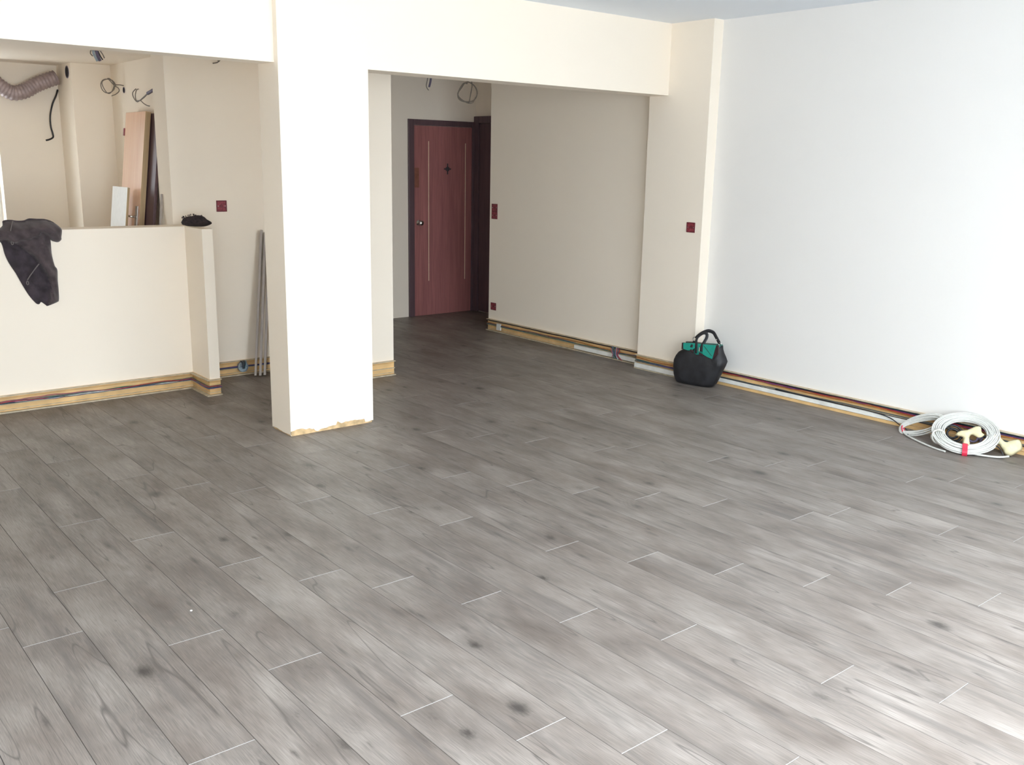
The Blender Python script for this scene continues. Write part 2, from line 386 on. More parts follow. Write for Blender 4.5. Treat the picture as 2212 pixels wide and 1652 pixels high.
g.add([(LEFT_X, Y1, 0), (XA, Y1, 0), (XA, YST, 0), (XST, YST, 0), (XST, Y2, 0), (LEFT_X, Y2, 0),
       (LEFT_X, Y1, Z1), (XA, Y1, Z1), (XA, YST, Z1), (XST, YST, Z1), (XST, Y2, Z1), (LEFT_X, Y2, Z1)],
      [(6, 7, 10, 11), (7, 8, 9, 10), (0, 1, 7, 6), (1, 2, 8, 7), (2, 3, 9, 8), (3, 4, 10, 9), (4, 5, 11, 10), (5, 0, 6, 11)])
tag(g.build('wall_low', 'wall'), kind='structure')
box_obj('wall_left', 'wall', LEFT_X-0.2, LEFT_X, FACADE_Y-0.2, 8.85, -0.012, ZC)
g = G()                                            # facade behind the camera
for b in [(LEFT_X, WIN_A[0], -0.012, ZC), (WIN_A[1], XR, -0.012, ZC), (WIN_A[0], WIN_A[1], -0.012, WIN_A[2]), (WIN_A[0], WIN_A[1], WIN_A[3], ZC)]:
    g.box(b[0], b[1], FACADE_Y-0.2, FACADE_Y, b[2], b[3])
tag(g.build('wall_front', 'white_wall'), kind='structure')
box_obj('ceiling_beam', 'wall', LEFT_X, XC0, YBL, YB2, ZS, ZC)
box_obj('ceiling_beam', 'wall', XC1, XP, YBR, YB2, ZS, ZC)
box_obj('wall_pilaster', 'wall', XP, XR, YPF, YPB, -0.012, ZC)

# column: ochre core and a plaster skin broken off along the foot
col = box_obj('column', 'core', XC0+0.006, XC1-0.006, YC+0.006, YCB-0.006, -0.012, ZC)
def jag(u, base, amp, s): return max(0.004, base + amp*noise.noise(Vector((u*9, s, 0))) + amp*0.6*noise.noise(Vector((u*37, s, 3))))
def skin(p0, p1, nrm, heights, name):
    g = G(); n = len(heights); p0 = Vector(p0); p1 = Vector(p1); nr = Vector(nrm)*0.006
    v = []
    for k in range(n):
        p = p0.lerp(p1, k/(n-1)); v += [p+nr+Vector((0, 0, heights[k])), p+nr+Vector((0, 0, ZC)), p+Vector((0, 0, heights[k]))]
    f = []
    for k in range(n-1):
        a, b = 3*k, 3*k+3
        f += [(a, b, b+1, a+1), (a+2, b+2, b, a)]
    g.add(v, f); return g.build(name, 'wall', col)
N = 60
hf = []
for k in range(N+1):
    u = k/N
    b = 0.030 if u < 0.28 else (0.018 if u < 0.55 else (0.034 if u < 0.9 else 0.012))
    hf.append(jag(u*0.56, b, 0.016, 1))
skin((XC0+0.0, YC+0.006, 0), (XC1, YC+0.006, 0), (0, -1, 0), hf, 'plaster_skin')
hl = [jag(k/30*0.25, 0.009, 0.010, 5) for k in range(31)]
skin((XC0+0.006, YCB, 0), (XC0+0.006, YC, 0), (-1, 0, 0), hl, 'plaster_skin')
skin((XC1-0.006, YC, 0), (XC1-0.006, YCB, 0), (1, 0, 0), [0.012]*5, 'plaster_skin')
skin((XC1, YCB-0.006, 0), (XC0, YCB-0.006, 0), (0, 1, 0), [0.012]*5, 'plaster_skin')

# windows
def window(name, x0, x1, z0, z1, y0, y1, leaves, label):
    e = thing(name, ((x0+x1)/2, (y0+y1)/2, z0), label, 'window'); e['kind'] = 'structure'; del e['category']
    ox, oy, oz = e.location; t = 0.055
    g = G()
    for b in [(x0, x0+t, z0, z1), (x1-t, x1, z0, z1), (x0+t, x1-t, z0, z0+t), (x0+t, x1-t, z1-t, z1)]: g.box(b[0]-ox, b[1]-ox, y0-oy, y1-oy, b[2]-oz, b[3]-oz)
    g.build('window_frame', 'frame', e)
    w = (x1-x0-2*t)/leaves
    for k in range(leaves):
        a = x0+t+k*w; g = G(); s = 0.045
        for b in [(a, a+s, z0+t, z1-t), (a+w-s, a+w, z0+t, z1-t), (a+s, a+w-s, z0+t, z0+t+s), (a+s, a+w-s, z1-t-s, z1-t)]: g.box(b[0]-ox, b[1]-ox, y0+0.01-oy, y1-0.01-oy, b[2]-oz, b[3]-oz)
        sash = g.build('sash', 'frame', e)
        G().box(a+s-ox, a+w-s-ox, -0.003, 0.003, z0+t+s-oz, z1-t-s-oz).build('pane', 'glass', sash)
    return e
window('window_1', WIN_A[0], WIN_A[1], WIN_A[2], WIN_A[3], FACADE_Y-0.19, FACADE_Y-0.13, 4, 'wide white glazed balcony doors behind the camera')
window('window_2', WIN_K[0], WIN_K[1], WIN_K[2], WIN_K[3], KIT_Y+0.12, KIT_Y+0.18, 2, 'bright kitchen window left of the hanging duct')

# ------------------------------------------------------------------ entrance door
d = thing('door_1', (0, 0, 0), 'reddish mahogany entrance door with two thin brass lines', None); d['kind'] = 'structure'
d.location = (5.9245, YD, 0); ox, oy = 5.9245, YD
g = G()
g.bbox(5.492-ox, 5.560-ox, -0.022, 0.0, 0, 2.012, 0.004).bbox(6.300-ox, 6.356-ox, -0.022, 0.0, 0, 2.012, 0.004).bbox(5.560-ox, 6.300-ox, -0.022, 0.0, 1.955, 2.012, 0.004)
g.build('door_frame', 'darkwood', d)
leaf = G().bbox(5.562-ox, 6.298-ox, -0.012, 0.0, 0.001, 1.953, 0.002).build('door_leaf', 'mahog', d)
for xx, z0, z1 in ((5.742, 0.365, 1.80), (6.214, 0.356, 1.79)):
    G().box(xx-0.0035-ox, xx+0.0035-ox, -0.014, -0.010, z0, z1).build('inlay_strip', 'brass', leaf)
def lathe(prof, ax='y', n=24):
    rings = []
    for r, h in prof:
        rg = []
        for j in range(n):
            a = 2*math.pi*j/n; c, s_ = r*math.cos(a), r*math.sin(a)
            rg.append(Vector((c, -h, s_)) if ax == 'y' else (Vector((-h, s_, c)) if ax == 'x' else Vector((c, s_, h))))
        rings.append(rg)
    return rings
knob = G().loft(lathe([(0.030, 0.0), (0.030, 0.006), (0.012, 0.010), (0.012, 0.030), (0.024, 0.040), (0.028, 0.052), (0.022, 0.064), (0.006, 0.068)])).build('door_knob', 'chrome', leaf, (5.616-ox, -0.012, 0.976), True)
knob['label'] = 'round chrome knob'
g = G()
g.loft(lathe([(0.024, 0.0), (0.024, 0.006), (0.010, 0.009)]))
for k in range(4):
    a = math.pi/2*k; g.bbox(-0.007, 0.007, -0.005, 0.0, 0.020, 0.055 if k % 2 == 0 else 0.045, 0.002)
    rot = Matrix.Rotation(math.pi/2, 4, 'Y')
    g.v[:] = [rot @ v for v in g.v]
s_ = g.build('star_plate', 'dim', leaf, (5.98-ox, -0.012, 1.524)); s_['label'] = 'dark star-shaped spyhole plate'
G().bbox(5.566-ox, 5.622-ox, -0.0135, -0.011, 1.334, 1.533, 0.001).build('reflection_patch', 'plate', leaf)  # thin patch added as a painted faint reflection on the leaf

# dark side door in the recess
d2 = thing('door_2', (XS, 7.80, 0), 'dark brown side door seen edge-on right of the entrance door', None); d2['kind'] = 'structure'
g = G()
g.bbox(-0.03, 0, -0.52, -0.44, 0, 2.07, 0.004).bbox(-0.03, 0, 0.45, 0.534, 0, 2.07, 0.004).bbox(-0.03, 0, -0.44, 0.45, 2.0, 2.07, 0.004)
g.build('door_frame', 'darkwood', d2)
lf = G().bbox(-0.012, 0, -0.438, 0.448, 0.006, 1.998, 0.002).build('door_leaf', 'darkwood', d2)
G().loft(lathe([(0.022, 0.0), (0.022, 0.006), (0.009, 0.01), (0.009, 0.04), (0.02, 0.05), (0.02, 0.06), (0.004, 0.065)], 'x')).build('door_knob', 'steel', lf, (-0.012, -0.37, 0.98), True)

# ------------------------------------------------------------------ open cable trunking along the skirting
def offset_path(path, d, side):
    P = [Vector((p[0], p[1])) for p in path]; out = []
    def nrm(a, b):
        t = (b-a).normalized(); return Vector((t.y, -t.x))*side
    for i, p in enumerate(P):
        if i == 0: q = p + nrm(P[0], P[1])*d
        elif i == len(P)-1: q = p + nrm(P[-2], P[-1])*d
        else:
            n1, n2 = nrm(P[i-1], p), nrm(p, P[i+1]); q = p + (n1+n2)*(d/(1+n1.dot(n2)))
        out.append(q)
    return out
def sweep(path, prof, side, org):
    g = G(); rings = []
    offs = [offset_path(path, dd, side) for dd, z in prof]
    for i in range(len(path)): rings.append([Vector((offs[k][i].x, offs[k][i].y, prof[k][1])) - org for k in range(len(prof))])
    g.loft(rings); return g
def dense(path, step=0.03):
    P = [Vector((p[0], p[1])) for p in path]; out = []
    for a, b in zip(P, P[1:]):
        n = max(1, int((b-a).length/step))
        for k in range(n): out.append(a.lerp(b, k/n))
    out.append(P[-1]); return out
def trunking(path, side, label, wires, cover=None, zdiv=0.055, dep=0.03, foot=0.008, footmat='lip'):
    org = Vector((path[0][0], path[0][1], 0))
    e = thing('cable_trunking', org, label, 'trunking', 'open cable trunking along the walls')
    back = sweep(path, [(0.0, 0.0), (0.0, 0.112), (0.005, 0.112), (0.005, 0.0)], side, org).build('back_plate', 'trunk', e)
    for nm, z0, z1, dp in (('top_flange', 0.1075, 0.112, dep), ('divider_rib', zdiv-0.002, zdiv+0.002, dep-0.010), ('bottom_flange', 0.0, foot, dep+0.003)):
        sweep(path, [(0.005, z0), (0.005, z1), (dp, z1), (dp, z0)], side, org).build(nm, footmat if nm == 'bottom_flange' else 'lip', e)
    for lo in (0.018, 0.092):
        sweep(path, [(0.005, lo-0.003), (0.005, lo+0.003), (0.009, lo+0.001), (0.009, lo-0.001)], side, org).build('ridge', 'lip' if lo < 0.05 else 'trunk', e)
    for k, (colr, z, dd, r, amp, u0, u1) in enumerate(wires):
        pts = dense(offset_path(path, dd, side)); n = len(pts); sub = []
        for i, p in enumerate(pts):
            u = i/(n-1)
            if u0 <= u <= u1: sub.append(Vector((p.x, p.y, z + amp*noise.noise(Vector((p.x*3.1+k*5, p.y*3.1, k*3.1))) + amp*0.4*noise.noise(Vector((p.x*11+k*5, p.y*11, k*1.1))))) - org)
        if len(sub) > 1: G().tube(sub, r, 6).build('cable', 'w_'+colr, e, smooth=True)
    if cover:
        for cpath, z0, z1 in cover:
            c = sweep(cpath, [(dep-0.014, z0), (dep-0.012, z1), (dep-0.002, z1-0.002), (dep+0.001, z0+0.002)], side, org).build('cover_strip', 'cover', e)
            c['label'] = 'white snap-on cover strip'
    return e
W1 = [('green', 0.064, 0.014, 0.004, 0.010, 0, 1), ('purple', 0.060, 0.019, 0.0035, 0.012, 0, 1), ('slate', 0.068, 0.018, 0.004, 0.012, 0, 1), ('red', 0.066, 0.022, 0.003, 0.014, 0, 1), ('blue', 0.063, 0.024, 0.003, 0.010, 0, 1), ('sky', 0.061, 0.026, 0.0025, 0.008, 0, 0.45), ('pink', 0.074, 0.012, 0.003, 0.016, 0.1, 0.8), ('white', 0.062, 0.024, 0.003, 0.006, 0.5, 0.9), ('green', 0.070, 0.016, 0.003, 0.014, 0.3, 1)]
trunking([(LEFT_X+0.01, Y1), (XA, Y1), (XA, YST), (XST, YST)], 1, 'long open ochre trunking with coloured wires along the low bar wall', W1)
T2 = trunking([(XST, Y2), (3.40, Y2)], 1, 'short open ochre trunking with a purple wire under the wall behind the grey strips',
         [('slate', 0.064, 0.016, 0.004, 0.006, 0, 1), ('purple', 0.066, 0.021, 0.0035, 0.006, 0, 1), ('blue', 0.063, 0.024, 0.003, 0.006, 0, 1)])
trunking([(3.40, YP), (XP1, YP)], 1, 'short empty ochre trunking at the foot of the pier right of the column', [])
trunking([(XR, YE), (XR, YPB)], 1, 'open trunking along the shaded hallway wall beside the red door',
         [('dark', 0.098, 0.016, 0.004, 0.004, 0, 1), ('orange', 0.072, 0.018, 0.0035, 0.010, 0, 1), ('blue', 0.066, 0.022, 0.003, 0.010, 0, 1), ('green', 0.062, 0.024, 0.003, 0.008, 0, 1)],
         cover=[([(XR, 6.0), (XR, YPB)], 0.014, 0.05), ([(XR, 7.10), (XR, 7.04)], 0.02, 0.085)])
trunking([(XP, YPB), (XP, YPF), (XR-0.031, YPF)], 1, 'trunking with a white lower cover round the pilaster behind the bag',
         [('teal', 0.070, 0.016, 0.005, 0.008, 0, 1), ('purple', 0.064, 0.020, 0.005, 0.010, 0.2, 1), ('orange', 0.084, 0.014, 0.004, 0.010, 0, 1), ('slate', 0.061, 0.023, 0.004, 0.006, 0, 1)],
         cover=[([(XP, YPB), (XP, YPF-0.0), (XR-0.031, YPF)], 0.008, 0.046)])
trunking([(XR, YPF-0.031), (XR, FACADE_Y)], 1, 'long open trunking with dark cables under the bright white wall',
         [('teal', 0.098, 0.014, 0.005, 0.004, 0, 1), ('purple', 0.092, 0.018, 0.004, 0.010, 0, 1), ('orange', 0.082, 0.015, 0.004, 0.012, 0, 0.6), ('dark', 0.099, 0.022, 0.0035, 0.006, 0, 1), ('red', 0.094, 0.020, 0.003, 0.012, 0, 0.5), ('dark', 0.052, 0.024, 0.0035, 0.004, 0, 1), ('slate', 0.060, 0.018, 0.004, 0.008, 0, 1)],
         cover=[([(XR, YPF-0.031), (XR, 2.89)], 0.0195, 0.052)], foot=0.019, footmat='trunk')

# wires spilling out of the hallway trunking, junction box by the grey strips
def coil_thing(name, label, cat, mat, paths, r, sides=6, group=None, loc=None):
    g = G()
    org = Vector(loc) if loc else Vector(paths[0][0])
    for pts in paths: g.tube([Vector(p)-org for p in pts], r, sides)
    o = g.build(name, mat, None, org, True); return tag(o, label, cat, group)
e = thing('wire_bundle', (XR-0.035, 5.48, 0.03), 'loose red and blue wire ends spilling from hallway trunking near the pilaster', 'wires')
for k in range(9):
    a = -0.05+0.012*k; c = ['red', 'blue', 'red', 'sky', 'blue', 'dark', 'green', 'blue', 'pink'][k]
    pts = sm([(0.012, a*1.3+0.06-0.01*k, 0.075), (-0.012-0.003*(k % 3), a, 0.058+0.006*(k % 4)), (-0.020, a*0.6-0.01, 0.022), (-0.012, a*1.2-0.02, -0.018+0.006*(k % 3))])
    G().tube(pts, 0.0035, 6).build('wire', 'w_'+c, e, smooth=True)
jb = thing('junction_box', (3.0-0.075, Y2-0.030, 0.062), 'round pale junction box set in the trunking left of the grey strips', 'box')
G().loft(lathe([(0.040, -0.02), (0.040, 0.004), (0.036, 0.006), (0.034, -0.004), (0.006, -0.004)])).build('box_body', 'w_sky', jb, smooth=False)
for k in range(5):
    pts = sm([(-0.02+0.01*k, -0.004, 0.05), (-0.012+0.008*k, -0.018, 0.03), (-0.006+0.004*k, -0.012, -0.012)])
    G().tube(pts, 0.003, 6).build('wire', 'w_'+['dark', 'slate', 'dark', 'teal', 'sky'][k], jb, smooth=True)

# ------------------------------------------------------------------ wall boxes for sockets and switches
def socket_box(loc, face, w, h, label, gang=1):
    e = thing('socket_box', loc, label, 'socket box', 'maroon flush boxes in the walls')
    ax = 'y' if face == 'y' else 'x'
    def bx(g, a0, a1, d0, d1, z0, z1, b=0.002):
        if ax == 'y': g.bbox(a0, a1, -d1, -d0, z0, z1, b)
        else: g.bbox(-d1, -d0, a0, a1, z0, z1, b)
        return g
    g = G(); t = 0.007
    bx(g, -w/2, -w/2+t, 0, 0.006, -h/2, h/2); bx(g, w/2-t, w/2, 0, 0.006, -h/2, h/2); bx(g, -w/2+t, w/2-t, 0, 0.006, h/2-t, h/2); bx(g, -w/2+t, w/2-t, 0, 0.006, -h/2, -h/2+t)
    g.build('rim', 'redbox2', e)
    if gang == 2: bx(G(), -w/2+t, w/2-t, 0, 0.006, -0.0075, 0.0075).build('middle_bar', 'redbox2', e)
    for k in range(gang):
        zc = 0 if gang == 1 else (-h/4 + k*h/2); hh = h/gang
        bx(G(), -w/2+t, w/2-t, 0, 0.003, zc-hh/2+t, zc+hh/2-t, 0.001).build('plaster_guard', 'redbox', e)
        bx(G(), -0.012, 0.012, 0.003, 0.005, zc-0.010, zc+0.010, 0.001).build('tab', 'redbox2', e)
        for sx in (-1, 1):
            c = sx*(w/2-0.013)
            bx(G(), c-0.003, c+0.003, 0.003, 0.0055, zc-0.003, zc+0.003, 0.001).build('screw', 'steel', e)
    return e
socket_box((2.830, Y2, 1.258), 'y', 0.078, 0.080, 'square maroon socket box on the cream wall above the low wall end')
socket_box((XR, 7.187, 1.147), 'x', 0.085, 0.142, 'tall double maroon socket box beside the red entrance door', 2)
socket_box((XR, 7.185, 0.238), 'x', 0.080, 0.072, 'low maroon socket box just above hallway trunking')
socket_box((XP, 4.699, 1.155), 'x', 0.080, 0.075, 'maroon socket box on the pilaster above the black bag')

# ------------------------------------------------------------------ black handbag with teal lining
BW = Vector((0.2, -0.98, 0)).normalized(); BN = Vector((BW.y, -BW.x, 0))
bagP = Vector((5.545, 4.452, 0.0))
bag = thing('handbag', bagP, 'slouchy black handbag with teal turned-down top against the pilaster corner', 'handbag')
BF = 0.075
def bp(s, n, z): return BW*s + BN*n + Vector((0, 0, z))
prof = [(0.0, -0.170, 0.070, 0.045), (0.006, -0.200, 0.098, 0.060), (0.03, -0.212, 0.118, 0.068), (0.07, -0.222, 0.136, 0.072), (0.12, -0.232, 0.158, 0.073), (0.17, -0.232, 0.180, 0.070), (0.205, -0.218, 0.192, 0.066), (0.235, -0.193, 0.180, 0.060), (0.262, -0.162, 0.164, 0.052), (0.29, -0.150, 0.156, 0.040), (0.318, -0.150, 0.154, 0.030)]
rings = []; NB = 48
for z, a, b, dp in prof:
    rg = []
    for j in range(NB):
        t = 2*math.pi*j/NB; c, s_ = math.cos(t), math.sin(t); ex = 0.62
        x = (a+b)/2 + (b-a)/2*math.copysign(abs(c)**ex, c); y = dp*math.copysign(abs(s_)**ex, s_)
        w = 0.010*noise.noise(Vector((x*14, z*9, y*20)))*min(1, z*20) + 0.006*math.sin(x*60+z*25)*max(0, min(1, (z-0.12)*8))*(1 if y > 0 else 0)
        rg.append(bp(x, y + (w if y >= 0 else w*0.3), z + (0.004*c if z > 0.25 else 0)))
    rings.append(rg)
G().loft(rings).build('bag_body', 'bag', bag, smooth=True)
# teal collar: upright band round the opening plus a pointed flap on the right
def collar(z0, z1, a, b, dp, mat, name):
    rr = []
    for z, q in ((z0, 1.0), (z1, 0.98), (z1, 0.90), (z0, 0.90)):
        rg = []
        for j in range(NB):
            t = 2*math.pi*j/NB; c, s_ = math.cos(t), math.sin(t)
            x = (a+b)/2 + (b-a)/2*q*math.copysign(abs(c)**0.5, c); y = dp*q*math.copysign(abs(s_)**0.5, s_)
            zz = z + (0.010*(x/0.15) if z > z0 else 0.0)
            rg.append(bp(x, y, zz))
        rr.append(rg)
    rr.append(rr[0]); return G().loft(rr, caps=False).build(name, mat, bag, smooth=False)
def sheet(name, mat, pts, thick, parent, off=0.0):      # front panel cut to an outline in (s,z), follows the bag front
    n = len(pts); v = []
    for k, (s_, z) in enumerate(pts): v.append(bp(s_, off + thick, z))
    for k, (s_, z) in enumerate(pts): v.append(bp(s_, off - 0.004, z))
    f = [tuple(range(n)), tuple(reversed(range(n, 2*n)))] + [(k, k+n, (k+1) % n+n, (k+1) % n) for k in range(n)]
    g = G().add(v, f)
    bm = bmesh.new(); me = mesh(name, g.v, g.f, mat); bm.from_mesh(me)
    bmesh.ops.triangulate(bm, faces=[q for q in bm.faces if len(q.verts) > 4]); bmesh.ops.recalc_face_normals(bm, faces=bm.faces[:]); bm.to_mesh(me); bm.free()
    return obj(name, me, parent)
collar(0.268, 0.318, -0.146, 0.150, 0.036, 'teal', 'teal_collar')
sheet('collar_panel', 'teal', [(-0.139, 0.312), (-0.045, 0.322), (-0.040, 0.290), (-0.066, 0.264), (-0.100, 0.262), (-0.135, 0.268)], 0.010, bag, 0.050)
sheet('collar_panel', 'teal', [(-0.045, 0.322), (0.030, 0.326), (0.032, 0.252), (-0.022, 0.240), (-0.046, 0.252), (-0.04, 0.29)], 0.006, bag, 0.054)
flap = sheet('collar_flap', 'teal', [(0.030, 0.326), (0.135, 0.332), (0.122, 0.275), (0.110, 0.226), (0.070, 0.236), (0.030, 0.252)], 0.011, bag, 0.058); flap['label'] = 'teal pointed flap'
G().tube([bp(0.036, 0.070, 0.318), bp(0.07, 0.071, 0.285), bp(0.106, 0.071, 0.248)], 0.0016, 5).build('fold_line', 'bagtrim', flap)
sheet('side_trim', 'bagtrim', [(-0.152, 0.312), (-0.137, 0.314), (-0.133, 0.266), (-0.152, 0.262)], 0.012, bag, 0.045)
sheet('side_trim', 'bagtrim', [(0.133, 0.332), (0.152, 0.330), (0.152, 0.270), (0.112, 0.222), (0.108, 0.232), (0.122, 0.275)], 0.012, bag, 0.055)
han = sm([bp(-0.058, 0.02, 0.352), bp(-0.032, 0.016, 0.381), bp(0.000, 0.006, 0.405), bp(0.034, 0.0, 0.418), (bp(0.072, 0.0, 0.410)), bp(0.10, 0.008, 0.382), bp(0.122, 0.014, 0.357), bp(0.139, 0.02, 0.338)], 6)
h1 = G().tube(han, 0.013, 10, flat=(1.0, 0.35)).build('handle', 'bag', bag, smooth=True)
for s_, z in ((0.112, 0.366), (-0.035, 0.372)):
    G().loft([[q + bp(s_, 0.018, z) for q in [BW*(0.005*math.cos(t))+Vector((0, 0, 0.005*math.sin(t)))+BN*dn for t in [2*math.pi*k/10 for k in range(10)]]] for dn in (0.0, 0.006)]).build('stud', 'chrome', h1)
ring_pts = [bp(-0.064+0.017*math.cos(t), 0.020, 0.346+0.017*math.sin(t)) for t in [2*math.pi*k/20 for k in range(20)]]
G().tube(ring_pts, 0.0028, 8, closed=True).build('ring', 'steel', bag, smooth=True)
ring2 = [bp(0.143+0.010*math.cos(t), 0.022, 0.335+0.012*math.sin(t)) for t in [2*math.pi*k/20 for k in range(20)]]
G().tube(ring2, 0.0022, 8, closed=True).build('ring', 'chrome', bag, smooth=True)
G().tube([bp(-0.064, 0.030, 0.332), bp(-0.066, 0.056, 0.312), bp(-0.066, 0.066, 0.290)], 0.011, 8, flat=(0.35, 1.0)).build('ring_tab', 'bag', bag)
st = sm([bp(-0.026, 0.064, 0.250), bp(-0.028, 0.062, 0.312), bp(-0.036, 0.050, 0.350), bp(-0.020, 0.035, 0.385), bp(0.012, 0.028, 0.402), bp(0.034, 0.030, 0.398), bp(0.042, 0.042, 0.375), bp(0.034, 0.056, 0.345), bp(0.020, 0.064, 0.312), bp(0.018, 0.066, 0.270)], 6)
G().tube(st, 0.012, 10, flat=(0.3, 1.0)).build('carry_strap', 'bag', bag, smooth=True)
for s_, z in ((-0.055, 0.262), (0.020, 0.248)):
    G().tube([bp(s_-0.015, 0.068, z+0.008), bp(s_, 0.070, z), bp(s_+0.014, 0.068, z-0.004)], 0.008, 6).build('strap_end', 'bagtrim', bag)
G().tube([bp(0.001, 0.066, 0.298), bp(0.002, 0.068, 0.268)], 0.004, 8).build('clasp', 'chrome', bag)

# ------------------------------------------------------------------ cable coils on the floor by the white wall
vdir = Vector((0.915, 0.403, 0)).normalized(); sdir = Vector((vdir.y, -vdir.x, 0))
def ring_frame(P0, R, tilt, v=vdir):
    a = (v*math.cos(tilt) + Vector((0, 0, 1))*math.sin(tilt)); s = Vector((v.y, -v.x, 0)); return P0 + a*R, a, s, a.cross(s)
def coil_mesh(g, cen, a, s, n, R0, R1, turns, r, aspect=1.0, layers=2, seed=0, wob=0.004):
    pts = []; N_ = turns*40
    for i in range(N_+1):
        t = i/40; k = int(t) % turns; ph = 2*math.pi*t
        nl = max(1, turns//layers); f = ((k//layers*3) % nl)/max(1, nl-1)
        R = R0 + (R1-R0)*f; h = (k % layers - (layers-1)/2)*2*r + wob*noise.noise(Vector((math.cos(ph)*1.5, math.sin(ph)*1.5, k*1.7+seed)))
        R += wob*noise.noise(Vector((math.cos(ph)*1.2, math.sin(ph)*1.2, k*2.9+seed+9)))
        pts.append(cen + s*(R*aspect*math.cos(ph)) + a*(R*math.sin(ph)) + n*h)
    # smooth the jumps between turns
    for _ in range(3): pts = [pts[0]] + [(pts[i-1]+pts[i]*2+pts[i+1])/4 for i in range(1, len(pts)-1)] + [pts[-1]]
    g.tube(pts, r, 7); return pts
P0 = Vector((5.385, 2.392, 0.016)); cen, a_, s_, n_ = ring_frame(P0, 0.186, math.radians(25))
g = G(); coil_mesh(g, Vector(), a_, s_, n_, 0.120, 0.186, 14, 0.0050, 1.0, 2, 1, 0.005)
c1 = g.build('cable_coil', 'whitecable', None, cen, True)
tag(c1, 'large round white cable coil tied with red tape leaning on the trunking', 'cable coil', 'cable coils on the floor')
ang = -math.pi/2 + 0.05; rc = s_*(0.155*math.cos(ang)) + a_*(0.155*math.sin(ang)); rad_dir = rc.normalized(); tang = (s_*(-math.sin(ang)) + a_*math.cos(ang))
g = G(); rr = []
for dt in (-0.014, 0.014):
    rr.append([rc + tang*dt + rad_dir*(0.044*math.copysign(abs(math.cos(t))**0.5, math.cos(t))) + n_*(0.021*math.copysign(abs(math.sin(t))**0.5, math.sin(t))) for t in [2*math.pi*k/20 for k in range(20)]])
tp = g.loft(rr, caps=False).build('tape_band', 'redtape', c1, smooth=True); tp['label'] = 'red tape band'
# loose end of that coil
G().tube([q - cen for q in sm([cen + a_*(-0.172)+s_*0.05, Vector((5.435, 2.335, 0.012)), Vector((5.49, 2.24, 0.010)), Vector((5.52, 2.19, 0.022))])], 0.006, 7).build('loose_end', 'whitecable', c1, smooth=True)
# flattened coil behind-left
cen2 = Vector((5.552, 2.862, 0.020)); ld = Vector((0.045, -0.26, 0.118)).normalized(); wd = Vector((0.42, 0.06, 0.9)); wd = (wd - ld*wd.dot(ld)).normalized(); n2 = ld.cross(wd)
g = G(); pts = []
for k in range(8):
    hl_ = 0.122 + 0.0035*k; hw_ = 0.030 + 0.0048*k
    for i in range(36):
        t = 2*math.pi*i/36 + math.pi; f_ = (k+i/36)
        pts.append(ld*(hl_*(1+math.cos(t)) - 0.004*k*0.5) + wd*(hw_*math.sin(t)) + n2*(((k*3) % 8-3.5)*0.006*(0.5-0.5*math.cos(t-math.pi)) + 0.004*noise.noise(Vector((math.cos(t), math.sin(t), k*1.7)))))
for _ in range(2): pts = [pts[0]] + [(pts[i-1]+pts[i]*2+pts[i+1])/4 for i in range(1, len(pts)-1)] + [pts[-1]]
g.tube(pts, 0.0046, 7)
c2 = g.build('cable_coil', 'whitecable', None, cen2, True)
tag(c2, 'flattened white cable coil pinched at its left end', 'cable coil', 'cable coils on the floor')
G().tube([ld*0.012 + n2*(0.016*math.cos(t)) + wd*(0.022*math.sin(t)) for t in [2*math.pi*k/14 for k in range(14)]], 0.004, 6, closed=True).build('tie', 'redtape', c2, smooth=True)
G().tube([q-cen2 for q in sm([cen2 + ld*0.01, Vector((5.53, 2.83, 0.008)), Vector((5.47, 2.75, 0.007)), Vector((5.41, 2.64, 0.007)), Vector((5.37, 2.54, 0.007)), Vector((5.355, 2.48, 0.008))])], 0.0058, 7).build('loose_strand', 'whitecable', c2, smooth=True)
# thin greyish coil squeezed between the two
cen3, a3, s3, n3 = ring_frame(Vector((5.415, 2.55, 0.008)), 0.062, math.radians(62), Vector((0.75, 0.66, 0)).normalized())
g = G(); coil_mesh(g, Vector(), a3, s3, n3, 0.042, 0.060, 7, 0.0045, 0.9, 2, 8, 0.006)
tag(g.build('cable_coil', 'offcable', None, cen3, True), 'thin grey-white cable coil squeezed between the two white coils', 'cable coil', 'cable coils on the floor')
# dark hose loops lying inside the big coil
cen4, a4, s4, n4 = ring_frame(Vector((5.575, 2.55, 0.010)), 0.052, math.radians(75), Vector((0.85, 0.53, 0)).normalized())
g = G(); coil_mesh(g, Vector(), a4, s4, n4, 0.028, 0.050, 5, 0.006, 1.1, 2, 3, 0.004)
tag(g.build('cable_coil', 'blackcable', None, cen4, True), 'black cable coil behind the big white coil', 'cable coil', 'cable coils on the floor')
cen5, a5, s5, n5 = ring_frame(Vector((5.600, 2.44, 0.010)), 0.050, math.radians(75), Vector((0.95, 0.3, 0)).normalized())
g = G(); coil_mesh(g, Vector(), a5, s5, n5, 0.026, 0.048, 5, 0.006, 1.0, 2, 6, 0.004)
tag(g.build('cable_coil', 'conduit', None, cen5, True), 'dark grey cable coil seen through the big white coil', 'cable coil', 'cable coils on the floor')
